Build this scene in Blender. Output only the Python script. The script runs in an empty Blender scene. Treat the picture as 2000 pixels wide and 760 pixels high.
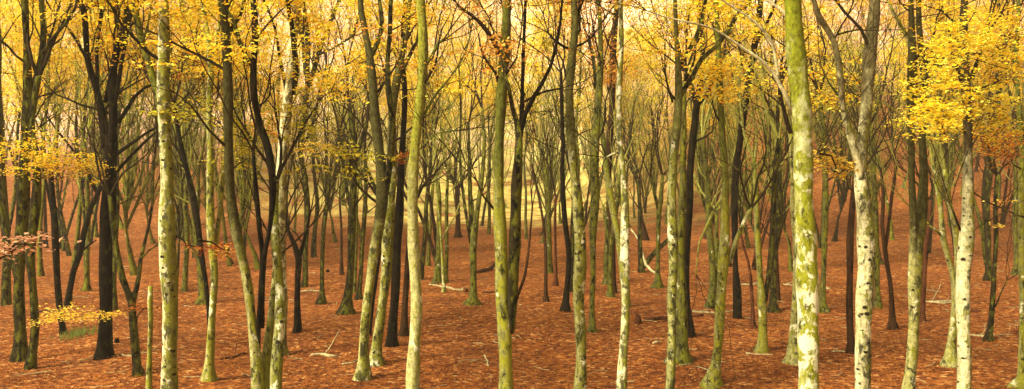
import bpy, math, random
import numpy as np
from mathutils import Vector, noise as mnoise

S = bpy.context.scene
# ------------------------------------------------------------------ camera, sky, sun, exposure
FPX, CX, HY, EYE = 1732.0, 1000.0, 330.0, 5.0
cd = bpy.data.cameras.new("camera"); cam = bpy.data.objects.new("camera", cd)
S.collection.objects.link(cam); S.camera = cam
cam.location = (0, 0, EYE); cam.rotation_euler = (math.radians(90), 0, 0)
cd.sensor_width = 36.0; cd.lens = 36.0 * FPX / 2000.0
cd.shift_y = (HY - 380.0) / 2000.0
cd.clip_start = 0.1; cd.clip_end = 3000
SUN_EL, SUN_AZ = 40.0, -128.0        # sun behind the camera and to its left
W = bpy.data.worlds.new("World"); S.world = W; W.use_nodes = True
nt = W.node_tree; nt.nodes.clear()
sky = nt.nodes.new("ShaderNodeTexSky"); sky.sky_type = 'NISHITA'; sky.sun_disc = False
sky.sun_elevation = math.radians(SUN_EL); sky.sun_rotation = math.radians(SUN_AZ)
sky.air_density = 1.0; sky.dust_density = 6.0; sky.ozone_density = 0.3
bw = nt.nodes.new("ShaderNodeRGBToBW")                       # overcast: the blue is veiled by warm cloud
tint = nt.nodes.new("ShaderNodeMixRGB"); tint.blend_type = 'MULTIPLY'; tint.inputs[0].default_value = 1
tint.inputs[2].default_value = (1.0, 0.90, 0.60, 1)
bg = nt.nodes.new("ShaderNodeBackground"); bg.inputs[1].default_value = 0.13
out = nt.nodes.new("ShaderNodeOutputWorld")
nt.links.new(sky.outputs[0], bw.inputs[0]); nt.links.new(bw.outputs[0], tint.inputs[1])
nt.links.new(tint.outputs[0], bg.inputs[0]); nt.links.new(bg.outputs[0], out.inputs[0])
sd = bpy.data.lights.new("sun", 'SUN'); sd.energy = 3.6; sd.angle = math.radians(14); sd.color = (1.0, 0.90, 0.60)
sun = bpy.data.objects.new("sun", sd); S.collection.objects.link(sun)
_az, _el = math.radians(SUN_AZ), math.radians(SUN_EL)
_d = Vector((math.sin(_az) * math.cos(_el), math.cos(_az) * math.cos(_el), math.sin(_el)))
sun.rotation_euler = _d.to_track_quat('Z', 'Y').to_euler()
sun.location = _d * 50
S.view_settings.view_transform = 'Standard'; S.view_settings.look = 'None'
S.view_settings.gamma = 1.0; S.view_settings.use_curve_mapping = False
S.view_settings.exposure = 1.0
S.cycles.max_bounces = 6; S.cycles.diffuse_bounces = 3; S.cycles.transmission_bounces = 4
S.cycles.volume_bounces = 1; S.cycles.transparent_max_bounces = 8
S.cycles.use_denoising = True
HAZE_DENSITY = 0.00065

# ------------------------------------------------------------------ terrain
def sm(a, b, t):
    t = np.clip((t - a) / (b - a), 0, 1); return t * t * (3 - 2 * t)
def hgt(x, y):
    x = np.asarray(x, float); y = np.asarray(y, float)
    foot = 66 - 14 * sm(5, 32, x) - 8 * sm(12, 34, -x) + 12 * np.exp(-((x + 2) / 13.0) ** 2)
    t = np.maximum(y - foot, 0)
    z = np.where(t < 62, 0.0036 * t * t, 0.0036 * 62 * 62 + 0.446 * (t - 62))
    z = np.where(z > 62, 62 + (z - 62) * 0.25, z)
    z = z + 0.10 * np.sin(x * .31 + 1.3) * np.sin(y * .23) + 0.05 * np.sin(x * .9 + y * .7)
    z = z + sm(70, 140, y) * 2.2 * np.sin(x * .055 + 0.7) * np.sin(y * .04 + 1)
    return z
def ground_at(px, py):
    """world point where the line of sight through photo point (px,py) meets the terrain"""
    lo = 3.0
    y = 3.0
    while y < 300:
        x = (px - CX) / FPX * y; z = EYE + (HY - py) / FPX * y
        if z < hgt(x, y):
            a, b = y - 0.5, y
            for _ in range(18):
                m = (a + b) / 2
                if EYE + (HY - py) / FPX * m < hgt((px - CX) / FPX * m, m): b = m
                else: a = m
            return Vector(((px - CX) / FPX * b, b, float(hgt((px - CX) / FPX * b, b))))
        y += 0.5
    return Vector(((px - CX) / FPX * 200, 200, 40))
def P(px, py, d):
    return Vector(((px - CX) / FPX * d, d, EYE + (HY - py) / FPX * d))

# ------------------------------------------------------------------ materials
def N(nt, t, **kw):
    n = nt.nodes.new(t)
    for k, v in kw.items(): setattr(n, k, v)
    return n
def newmat(name):
    m = bpy.data.materials.new(name); m.use_nodes = True; m.node_tree.nodes.clear(); return m, m.node_tree
def ramp(nt, fac, stops, interp='LINEAR'):
    r = N(nt, "ShaderNodeValToRGB"); e = r.color_ramp.elements; r.color_ramp.interpolation = interp
    while len(e) < len(stops): e.new(0.5)
    for i, (p, c) in enumerate(stops):
        e[i].position = p; e[i].color = (c[0], c[1], c[2], 1) if not isinstance(c, (int, float)) else (c, c, c, 1)
    nt.links.new(fac, r.inputs[0]); return r.outputs[0]
def mix(nt, fac, a, b, mode='MIX'):
    m = N(nt, "ShaderNodeMixRGB", blend_type=mode)
    for i, v in zip((0, 1, 2), (fac, a, b)):
        if hasattr(v, 'is_output'): nt.links.new(v, m.inputs[i])
        elif isinstance(v, (int, float)): m.inputs[i].default_value = v if i == 0 else (v, v, v, 1)
        else: m.inputs[i].default_value = (*v, 1)
    return m.outputs[0]
def noise_tex(nt, vec, scale, detail=4, rough=.6, dist=0):
    n = N(nt, "ShaderNodeTexNoise"); n.inputs['Scale'].default_value = scale
    n.inputs['Detail'].default_value = detail; n.inputs['Roughness'].default_value = rough
    n.inputs['Distortion'].default_value = dist
    nt.links.new(vec, n.inputs['Vector']); return n.outputs['Fac']
def mapping(nt, vec, sc):
    m = N(nt, "ShaderNodeMapping"); m.inputs['Scale'].default_value = sc
    nt.links.new(vec, m.inputs['Vector']); return m.outputs[0]

def bark(name, base, base2, moss, moss_amt, dark_amt, knots=0.0, lichen=0.0, scale=1.0, high=None):
    """base/base2 bark tones; moss patches; dark blotches; black knots; pale lichen spots"""
    m, nt = newmat(name)
    tc = N(nt, "ShaderNodeTexCoord"); oi = N(nt, "ShaderNodeObjectInfo")
    off = N(nt, "ShaderNodeVectorMath", operation='SCALE'); off.inputs[0].default_value = (37, 53, 71)
    nt.links.new(oi.outputs['Random'], off.inputs['Scale'])
    add = N(nt, "ShaderNodeVectorMath", operation='ADD')
    nt.links.new(tc.outputs['Object'], add.inputs[0]); nt.links.new(off.outputs[0], add.inputs[1])
    v = add.outputs[0]
    streak = noise_tex(nt, mapping(nt, v, (9, 9, 1.2)), 1.0 * scale, 5, .65)
    c = ramp(nt, streak, [(.32, base2), (.62, base)])
    fine = noise_tex(nt, mapping(nt, v, (19, 19, 10)), 1.0, 5, .78)
    c = mix(nt, .75, c, ramp(nt, fine, [(.34, .35), (.5, .95), (.66, 1.7)]), 'MULTIPLY')
    ring = noise_tex(nt, mapping(nt, v, (1.5, 1.5, 26)), 1.0, 4, .7)
    c = mix(nt, .35, c, ramp(nt, ring, [(.36, .35), (.55, 1.2)]), 'MULTIPLY')
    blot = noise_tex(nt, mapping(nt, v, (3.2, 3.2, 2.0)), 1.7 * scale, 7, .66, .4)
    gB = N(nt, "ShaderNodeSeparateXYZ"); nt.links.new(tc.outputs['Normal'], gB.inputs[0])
    mb = N(nt, "ShaderNodeMath", operation='MULTIPLY_ADD'); mb.inputs[1].default_value = .09      # blotches biased to one side: trunk shade painted into the colour
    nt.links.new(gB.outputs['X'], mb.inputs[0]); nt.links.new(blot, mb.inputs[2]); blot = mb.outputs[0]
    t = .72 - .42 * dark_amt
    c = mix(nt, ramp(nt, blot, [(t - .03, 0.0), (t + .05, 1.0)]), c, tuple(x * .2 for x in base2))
    mo0 = noise_tex(nt, mapping(nt, v, (5.0, 5.0, 2.4)), 1.6, 8, .72)
    gN = N(nt, "ShaderNodeSeparateXYZ"); nt.links.new(tc.outputs['Normal'], gN.inputs[0])
    ma = N(nt, "ShaderNodeMath", operation='MULTIPLY_ADD'); ma.inputs[1].default_value = .09      # moss prefers one side of the stem
    nt.links.new(gN.outputs['X'], ma.inputs[0]); nt.links.new(mo0, ma.inputs[2]); mo = ma.outputs[0]
    t = .78 - .46 * moss_amt
    mossc = ramp(nt, fine, [(.3, tuple(x * .45 for x in moss)), (.65, moss)])
    c = mix(nt, ramp(nt, mo, [(t - .05, 0.0), (t + .05, 1.0)]), c, mossc)
    if lichen:
        ln = noise_tex(nt, mapping(nt, v, (1, 1, .7)), 3.2, 9, .74, .3)
        lm = ramp(nt, ln, [(.68 - .15 * lichen, 0.0), (.71 - .15 * lichen, 1.0)])
        c = mix(nt, lm, c, (.62, .6, .42))
    if knots:
        kn = N(nt, "ShaderNodeTexVoronoi"); kn.inputs['Scale'].default_value = 1.0; kn.inputs['Randomness'].default_value = 1
        nt.links.new(mapping(nt, v, (5.6, 5.6, 8.0)), kn.inputs['Vector'])
        wob = noise_tex(nt, v, 9, 5, .75)
        dd = N(nt, "ShaderNodeMath", operation='ADD'); nt.links.new(kn.outputs['Distance'], dd.inputs[0])
        w2 = N(nt, "ShaderNodeMath", operation='MULTIPLY'); w2.inputs[1].default_value = .95
        nt.links.new(wob, w2.inputs[0]); nt.links.new(w2.outputs[0], dd.inputs[1])
        km = ramp(nt, dd.outputs[0], [(.58 + .06 * knots, 1.0), (.62 + .08 * knots, 0.0)])
        kz = noise_tex(nt, mapping(nt, v, (1.6, 1.6, 1.3)), 1.0, 5, .75)
        km = mix(nt, 1, km, ramp(nt, kz, [(.58 - .14 * knots, 0.0), (.62 - .14 * knots, 1.0)]), 'MULTIPLY')
        c = mix(nt, km, c, (.022, .016, .009))
    if high:                       # upper trunk colour: moss on some, painted backlit darkness on others: (from z, to z, colour)
        hx = N(nt, "ShaderNodeSeparateXYZ"); nt.links.new(tc.outputs['Object'], hx.inputs[0])
        hr = N(nt, "ShaderNodeMapRange"); hr.inputs['From Min'].default_value = high[0]; hr.inputs['From Max'].default_value = high[1]
        nt.links.new(hx.outputs['Z'], hr.inputs['Value'])
        hn = noise_tex(nt, mapping(nt, v, (1, 1, .8)), 3.6, 7, .72)
        hs = N(nt, "ShaderNodeMath", operation='ADD'); nt.links.new(hr.outputs[0], hs.inputs[0]); nt.links.new(hn, hs.inputs[1])
        c = mix(nt, ramp(nt, hs.outputs[0], [(.66, 0.0), (1.02, 1.0)]), c, ramp(nt, fine, [(.34, tuple(x * .3 for x in high[2])), (.66, tuple(x * 1.7 for x in high[2]))]))
    b = N(nt, "ShaderNodeBump"); b.inputs['Strength'].default_value = .8; b.inputs['Distance'].default_value = .02
    hh = mix(nt, .5, fine, mo)
    nt.links.new(hh, b.inputs['Height'])
    p = N(nt, "ShaderNodeBsdfPrincipled"); p.inputs['Roughness'].default_value = .88
    p.inputs['Specular IOR Level'].default_value = .08
    nt.links.new(c, p.inputs['Base Color']); nt.links.new(b.outputs[0], p.inputs['Normal'])
    o = N(nt, "ShaderNodeOutputMaterial"); nt.links.new(p.outputs[0], o.inputs[0]); return m

MOSS = (.30, .29, .022); OLIVE = (.15, .15, .02)
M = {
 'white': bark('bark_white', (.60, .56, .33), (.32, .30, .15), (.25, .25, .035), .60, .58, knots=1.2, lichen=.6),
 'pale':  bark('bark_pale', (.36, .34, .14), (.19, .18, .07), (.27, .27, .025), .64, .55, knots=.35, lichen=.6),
 'pale_dark_top': bark('bark_pale_dark_top', (.38, .36, .15), (.20, .19, .07), (.27, .27, .03), .55, .52, knots=.5, lichen=.6, high=(2.4, 5.6, (.05, .045, .014))),  # dark top stands in for backlighting, put into the bark colour
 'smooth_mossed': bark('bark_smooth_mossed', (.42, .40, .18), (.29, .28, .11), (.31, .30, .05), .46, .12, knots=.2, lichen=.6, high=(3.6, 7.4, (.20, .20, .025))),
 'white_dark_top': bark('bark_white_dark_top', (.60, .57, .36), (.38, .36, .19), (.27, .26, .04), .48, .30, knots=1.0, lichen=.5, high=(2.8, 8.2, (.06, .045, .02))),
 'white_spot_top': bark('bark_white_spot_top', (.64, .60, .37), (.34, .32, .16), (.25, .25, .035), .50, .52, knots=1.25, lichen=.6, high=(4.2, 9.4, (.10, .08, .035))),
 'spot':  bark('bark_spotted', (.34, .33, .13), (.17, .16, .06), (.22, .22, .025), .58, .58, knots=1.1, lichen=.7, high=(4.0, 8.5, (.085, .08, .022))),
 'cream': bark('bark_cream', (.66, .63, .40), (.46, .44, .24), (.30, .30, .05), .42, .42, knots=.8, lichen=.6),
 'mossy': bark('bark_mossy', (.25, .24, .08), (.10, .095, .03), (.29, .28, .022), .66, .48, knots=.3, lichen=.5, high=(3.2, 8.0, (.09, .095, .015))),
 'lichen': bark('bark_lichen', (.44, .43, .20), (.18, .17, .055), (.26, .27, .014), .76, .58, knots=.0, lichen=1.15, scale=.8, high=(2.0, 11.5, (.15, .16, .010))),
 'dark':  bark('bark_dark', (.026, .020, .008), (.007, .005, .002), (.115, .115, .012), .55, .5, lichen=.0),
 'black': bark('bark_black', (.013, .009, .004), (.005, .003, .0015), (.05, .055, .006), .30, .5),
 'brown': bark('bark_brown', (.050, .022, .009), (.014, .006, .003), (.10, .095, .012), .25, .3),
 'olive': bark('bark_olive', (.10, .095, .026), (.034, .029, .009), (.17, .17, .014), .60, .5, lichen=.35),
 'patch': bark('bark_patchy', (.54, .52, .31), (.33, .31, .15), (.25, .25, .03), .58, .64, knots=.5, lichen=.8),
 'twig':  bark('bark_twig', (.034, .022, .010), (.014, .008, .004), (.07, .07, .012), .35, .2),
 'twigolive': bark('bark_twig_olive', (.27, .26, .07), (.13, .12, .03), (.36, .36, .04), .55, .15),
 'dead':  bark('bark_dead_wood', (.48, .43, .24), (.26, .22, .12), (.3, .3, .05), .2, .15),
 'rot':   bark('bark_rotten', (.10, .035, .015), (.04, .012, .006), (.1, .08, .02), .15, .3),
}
def leafmat(name, stops, trans=.45, patchy=False):
    m, nt = newmat(name)
    g = N(nt, "ShaderNodeNewGeometry")
    c = ramp(nt, g.outputs['Random Per Island'], stops)
    if patchy:                      # damp and dry drifts lying on the floor
        pn = noise_tex(nt, g.outputs['Position'], .55, 6, .62)
        c = mix(nt, .7, c, ramp(nt, pn, [(.34, (.38, .36, .36)), (.5, (.9, .9, .9)), (.66, (1.35, 1.35, 1.3))]), 'MULTIPLY')
    d = N(nt, "ShaderNodeBsdfDiffuse"); t = N(nt, "ShaderNodeBsdfTranslucent"); mx = N(nt, "ShaderNodeMixShader")
    mx.inputs[0].default_value = trans
    nt.links.new(c, d.inputs[0]); nt.links.new(c, t.inputs[0])
    nt.links.new(d.outputs[0], mx.inputs[1]); nt.links.new(t.outputs[0], mx.inputs[2])
    o = N(nt, "ShaderNodeOutputMaterial"); nt.links.new(mx.outputs[0], o.inputs[0]); return m
LEAF = {
 'gold': leafmat('leaf_gold', [(0, (.78, .38, .02)), (.30, (.93, .58, .025)), (.62, (.97, .78, .05)), (.85, (.95, .87, .14)), (1, (.66, .66, .05))]),
 'bright': leafmat('leaf_bright', [(0, (.82, .42, .02)), (.2, (.95, .70, .03)), (.55, (.98, .86, .07)), (.8, (.98, .92, .2)), (1, (.74, .75, .06))]),
 'orange': leafmat('leaf_orange', [(0, (.42, .12, .02)), (.35, (.76, .32, .04)), (.7, (.9, .50, .08)), (1, (.92, .68, .16))]),
 'rust': leafmat('leaf_rust', [(0, (.22, .05, .012)), (.5, (.48, .13, .03)), (1, (.65, .28, .05))]),
 'olive': leafmat('leaf_olive', [(0, (.30, .26, .02)), (.4, (.52, .46, .03)), (.8, (.68, .58, .05)), (1, (.8, .6, .08))]),
 'ochre': leafmat('leaf_ochre', [(0, (.6, .36, .03)), (.4, (.88, .62, .07)), (.8, (.95, .78, .16)), (1, (.7, .42, .06))]),
 'pink': leafmat('leaf_pink', [(0, (.45, .18, .09)), (.5, (.75, .42, .26)), (1, (.85, .62, .42))]),
 'litter': leafmat('leaf_litter', [(0, (.10, .026, .006)), (.3, (.19, .051, .009)), (.6, (.28, .083, .015)), (.9, (.37, .135, .030)), (1, (.54, .31, .12))], .12, True),
 'grass': leafmat('grass_blade', [(0, (.10, .14, .03)), (1, (.28, .34, .08))], .3),
}

def ground_material():
    m, nt = newmat('leaf_litter_ground')
    tc = N(nt, "ShaderNodeTexCoord"); v = tc.outputs['Object']
    vor = N(nt, "ShaderNodeTexVoronoi"); vor.inputs['Scale'].default_value = 10
    nt.links.new(v, vor.inputs['Vector'])
    sep = N(nt, "ShaderNodeSeparateColor"); nt.links.new(vor.outputs['Color'], sep.inputs[0])
    c = ramp(nt, sep.outputs[0], [(0, (.06, .015, .004)), (.3, (.145, .039, .008)), (.65, (.24, .072, .014)), (.9, (.33, .12, .028)), (1, (.48, .25, .09))])
    big = noise_tex(nt, v, .35, 6, .62)
    c = mix(nt, .55, c, ramp(nt, big, [(.3, (.40, .34, .30)), (.5, (1, 1, 1)), (.7, (1.35, 1.42, 1.5))]), 'MULTIPLY')
    mid = noise_tex(nt, mapping(nt, v, (1, 1, 1)), 2.6, 5, .7)
    c = mix(nt, .6, c, ramp(nt, mid, [(.33, (.55, .48, .42)), (.62, (1.25, 1.25, 1.3))]), 'MULTIPLY')
    # grass-grown area further off, and pale litter with haze brightness painted into its colour
    sx = N(nt, "ShaderNodeSeparateXYZ"); nt.links.new(v, sx.inputs[0])
    def mr(sock, a, b):
        r = N(nt, "ShaderNodeMapRange"); r.interpolation_type = 'SMOOTHSTEP'
        r.inputs['From Min'].default_value = a; r.inputs['From Max'].default_value = b
        nt.links.new(sock, r.inputs['Value']); return r.outputs[0]
    fy = N(nt, "ShaderNodeMath", operation='MULTIPLY_ADD'); fy.inputs[1].default_value = 46
    nt.links.new(noise_tex(nt, v, .16, 6, .7), fy.inputs[0]); nt.links.new(sx.outputs['Y'], fy.inputs[2])
    far = mr(fy.outputs[0], 93, 118)
    left = mr(sx.outputs['X'], -36, -12); right = mr(sx.outputs['X'], 24, 6)
    gm = mix(nt, 1, mix(nt, 1, far, left, 'MULTIPLY'), right, 'MULTIPLY')
    gn = noise_tex(nt, v, .5, 5)
    gm = mix(nt, 1, gm, ramp(nt, gn, [(.34, 0.0), (.58, .85)]), 'MULTIPLY')
    gcol = ramp(nt, noise_tex(nt, v, 3.5, 4), [(.3, (.46, .42, .10)), (.7, (.70, .66, .24))])
    hi = mr(sx.outputs['Y'], 90, 122)
    pale = ramp(nt, noise_tex(nt, mapping(nt, v, (.6, 1.6, 1)), 1.2, 6, .7), [(.36, (.42, .20, .13)), (.5, (.84, .52, .40)), (.64, (.95, .76, .66))])
    hi2 = mr(sx.outputs['Y'], 108, 142)
    hi = mix(nt, mr(sx.outputs['X'], -36, -12), hi, hi2)
    c = mix(nt, hi, c, pale)
    inv = mix(nt, 1, gm, ramp(nt, mr(sx.outputs['Y'], 118, 170), [(0, 1.0), (1, 0.1)]), 'MULTIPLY')
    c = mix(nt, inv, c, gcol)
    b = N(nt, "ShaderNodeBump"); b.inputs['Strength'].default_value = .7; b.inputs['Distance'].default_value = .06
    nt.links.new(mix(nt, .5, vor.outputs['Distance'], mid), b.inputs['Height'])
    p = N(nt, "ShaderNodeBsdfPrincipled"); p.inputs['Roughness'].default_value = .95; p.inputs['Specular IOR Level'].default_value = .15
    nt.links.new(c, p.inputs['Base Color']); nt.links.new(b.outputs[0], p.inputs['Normal'])
    o = N(nt, "ShaderNodeOutputMaterial"); nt.links.new(p.outputs[0], o.inputs[0]); return m

# ------------------------------------------------------------------ mesh building
class MB:
    def __init__(s): s.v = []; s.f = []; s.n = 0
    def tube(s, pts, rad, sides=6, lump=0.0, seed=0, flare=False, cap=True):
        pts = np.asarray(pts, float); rad = np.asarray(rad, float); n = len(pts)
        if n < 2: return
        tan = np.gradient(pts, axis=0); tan /= np.linalg.norm(tan, axis=1, keepdims=True) + 1e-9
        up = np.array([0.0, 1, 0]) if abs(tan[0][1]) < .9 else np.array([1.0, 0, 0])
        u = np.cross(tan[0], up); u /= np.linalg.norm(u)
        th = np.arange(sides) * 2 * math.pi / sides
        rings = []
        for i in range(n):
            u = u - tan[i] * u.dot(tan[i]); u /= np.linalg.norm(u) + 1e-9
            w = np.cross(tan[i], u)
            r = np.full(sides, rad[i])
            if lump: r = r * (1 + lump * np.sin(2 * th + seed + i * .31) * .6 + lump * np.sin(3 * th - seed * 2 + i * .53) * .5 + lump * math.sin(i * 1.1 + seed))
            if flare:
                hz = max(pts[i][2] - flare[0], 0)
                r = r * (1 + flare[1] * math.exp(-hz / flare[2]) * (1 + .55 * np.sin(flare[3] * th + seed)))
            rings.append(pts[i] + np.outer(np.cos(th) * r, u) + np.outer(np.sin(th) * r, w))
        V = np.concatenate(rings); o = s.n; s.v.append(V); s.n += len(V)
        i = np.arange(n - 1)[:, None] * sides; j = np.arange(sides)[None]; j2 = (j + 1) % sides
        s.f += np.stack([o + i + j, o + i + j2, o + i + sides + j2, o + i + sides + j], -1).reshape(-1, 4).tolist()
        if cap:
            s.f.append(list(range(o + (n - 1) * sides, o + n * sides)))
            s.f.append(list(range(o + sides - 1, o - 1, -1)))
    def build(s, name, mat, parent=None, origin=(0, 0, 0), smooth=True):
        V = np.concatenate(s.v) - np.array(origin) if s.v else np.zeros((0, 3))
        me = bpy.data.meshes.new(name); me.from_pydata(V.tolist(), [], s.f)
        if smooth: me.polygons.foreach_set("use_smooth", [True] * len(me.polygons))
        me.materials.append(mat); me.update()
        o = bpy.data.objects.new(name, me); S.collection.objects.link(o)
        if parent: o.parent = parent
        else: o.location = origin
        return o
def leaves_mesh(name, C, size, mat, parent, origin, rng, flat=.45, fold=True):
    """C (n,3) leaf centres; each leaf a folded pointed blade of its own"""
    n = len(C); C = np.asarray(C) - np.array(origin)
    size = size * rng.uniform(.65, 1.3, n)
    nz = np.stack([rng.normal(0, flat, n), rng.normal(0, flat, n), np.ones(n)], 1)
    nz /= np.linalg.norm(nz, axis=1, keepdims=True)
    a = rng.uniform(0, 2 * math.pi, n); t = np.stack([np.cos(a), np.sin(a), np.zeros(n)], 1)
    t -= nz * (t * nz).sum(1, keepdims=True); t /= np.linalg.norm(t, axis=1, keepdims=True)
    w = np.cross(nz, t); L = size[:, None]; Wd = L * .62
    dz = nz * L * rng.uniform(.02, .16, n)[:, None]
    v = np.stack([C - t * L * .5, C - t * L * .02 + w * Wd * .5 + dz, C + t * L * .5, C - t * L * .02 - w * Wd * .5 + dz], 1).reshape(-1, 3)
    me = bpy.data.meshes.new(name)
    me.vertices.add(4 * n); me.vertices.foreach_set("co", v.ravel())
    me.loops.add(4 * n); me.loops.foreach_set("vertex_index", np.arange(4 * n))
    me.polygons.add(n); me.polygons.foreach_set("loop_start", np.arange(0, 4 * n, 4)); me.polygons.foreach_set("loop_total", np.full(n, 4))
    me.materials.append(mat); me.update(calc_edges=True); me.validate()
    o = bpy.data.objects.new(name, me); S.collection.objects.link(o)
    if parent: o.parent = parent
    else: o.location = origin
    return o
def smooth_path(pts, rad, step):
    pts = np.asarray(pts, float); rad = np.asarray(rad, float); P_, R_ = [], []
    n = len(pts)
    for i in range(n - 1):
        p0, p1, p2, p3 = pts[max(i - 1, 0)], pts[i], pts[i + 1], pts[min(i + 2, n - 1)]
        k = max(1, int(np.linalg.norm(p2 - p1) / step))
        for j in range(k):
            t = j / k
            P_.append(.5 * ((2 * p1) + (-p0 + p2) * t + (2 * p0 - 5 * p1 + 4 * p2 - p3) * t * t + (-p0 + 3 * p1 - 3 * p2 + p3) * t ** 3))
            R_.append(rad[i] * (1 - t) + rad[i + 1] * t)
    P_.append(pts[-1]); R_.append(rad[-1]); return np.array(P_), np.array(R_)
def unit(v): return v / (np.linalg.norm(v) + 1e-9)
def grow(B, p, d, L, r, lvl, rng, tips, upc=.12, sides=3, wig=.16, kids=None):
    """a tapering branch with side branches, recursive"""
    seg = 6 if lvl >= 2 else 4
    pts = [np.array(p)]; d = unit(np.array(d)); ds = [d]
    for i in range(seg):
        d = unit(d + rng.normal(0, wig, 3) + np.array([0, 0, upc])); ds.append(d)
        pts.append(pts[-1] + d * L / seg)
    rad = np.linspace(r, max(r * .35, .004), seg + 1)
    B.tube(pts, rad, sides + (1 if lvl >= 2 else 0), cap=False)
    if lvl <= 0: tips.append(pts[-1]); tips.append(pts[len(pts) // 2]); return
    k = kids or (3 if lvl == 1 else 4)
    for j in range(k):
        f = .25 + .75 * (j + rng.uniform(.2, .9)) / k; f = min(f, .98)
        q = f * seg; i = int(q); i = min(i, seg - 1); t = q - i
        base = pts[i] * (1 - t) + pts[i + 1] * t; dd = ds[i + 1]
        side = unit(np.cross(dd, rng.normal(0, 1, 3)))
        a = rng.uniform(.45, .95)
        grow(B, base, dd * math.cos(a) + side * math.sin(a), L * rng.uniform(.42, .68) * (1.1 - .35 * f), max(r * (1 - .6 * f) * .62, .004), lvl - 1, rng, tips, upc, sides, wig, None)
    tips.append(pts[-1])
def spray(c, rx, ry, rz, n, rng):
    """flat layered fan of leaf positions"""
    a = rng.uniform(0, 2 * math.pi, n); r = np.sqrt(rng.uniform(0, 1, n))
    wob = 1 + .35 * np.sin(3 * a + c[0] * 3) + .25 * np.sin(7 * a + c[1] * 5)
    p = np.stack([np.cos(a) * r * rx * wob, np.sin(a) * r * ry * wob, rng.normal(0, rz, n) - .12 * rx * r * r], 1)
    k = 5                                         # gather into fingers
    fa = np.round(a * k / (2 * math.pi)) * 2 * math.pi / k
    return p * 1.0 + np.array(c)
ALL = []
def thing(name, label, cat, loc, group=None):
    o = bpy.data.objects.new(name, None); S.collection.objects.link(o); o.location = loc
    o.empty_display_size = .3
    o['label'] = label; o['category'] = cat
    if group: o['group'] = group
    return o

# ------------------------------------------------------------------ ground sheet
def make_ground():
    xs = np.concatenate([np.linspace(-420, -60, 40), np.linspace(-58, 58, 150), np.linspace(60, 420, 40)])
    ys = np.concatenate([np.linspace(-120, 8, 20), np.linspace(10, 100, 160), np.linspace(101.5, 420, 130)])
    X, Y = np.meshgrid(xs, ys); Z = hgt(X, Y)
    nz = np.array([mnoise.noise((x * .45, y * .45, 0)) for x, y in zip(X.ravel(), Y.ravel())]).reshape(X.shape)
    Z = Z + nz * .035
    V = np.stack([X, Y, Z], -1).reshape(-1, 3); nx = len(xs)
    i = np.arange(len(ys) - 1)[:, None] * nx + np.arange(nx - 1)[None]
    F = np.stack([i, i + 1, i + nx + 1, i + nx], -1).reshape(-1, 4)
    me = bpy.data.meshes.new('ground'); me.from_pydata(V.tolist(), [], F.tolist())
    me.polygons.foreach_set("use_smooth", [True] * len(me.polygons)); me.materials.append(ground_material()); me.update()
    o = bpy.data.objects.new('ground', me); S.collection.objects.link(o); o['kind'] = 'structure'
    o['label'] = 'red-brown leaf covered woodland floor rising to a slope behind the trees'
make_ground()

# loose fallen leaves on the nearer floor
rg = np.random.default_rng(5)
n = 360000
yy = 13 + 45 * rg.uniform(0, 1, n) ** 1.35
xx = rg.uniform(-1, 1, n) * (yy * .62 + 1)
keep = np.array([mnoise.noise((a * .7, b * .7, 3)) for a, b in zip(xx, yy)]) > rg.uniform(-.55, .35, n)
xx, yy = xx[keep], yy[keep]
Cc = np.stack([xx, yy, hgt(xx, yy) + rg.uniform(.02, .06, len(xx))], 1)
lit = leaves_mesh('fallen_leaves', Cc, .043, LEAF['litter'], None, (0, 0, 0), rg, .5)
lit['kind'] = 'stuff'; lit['label'] = 'loose red-brown fallen beech leaves lying on the woodland floor'
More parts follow.
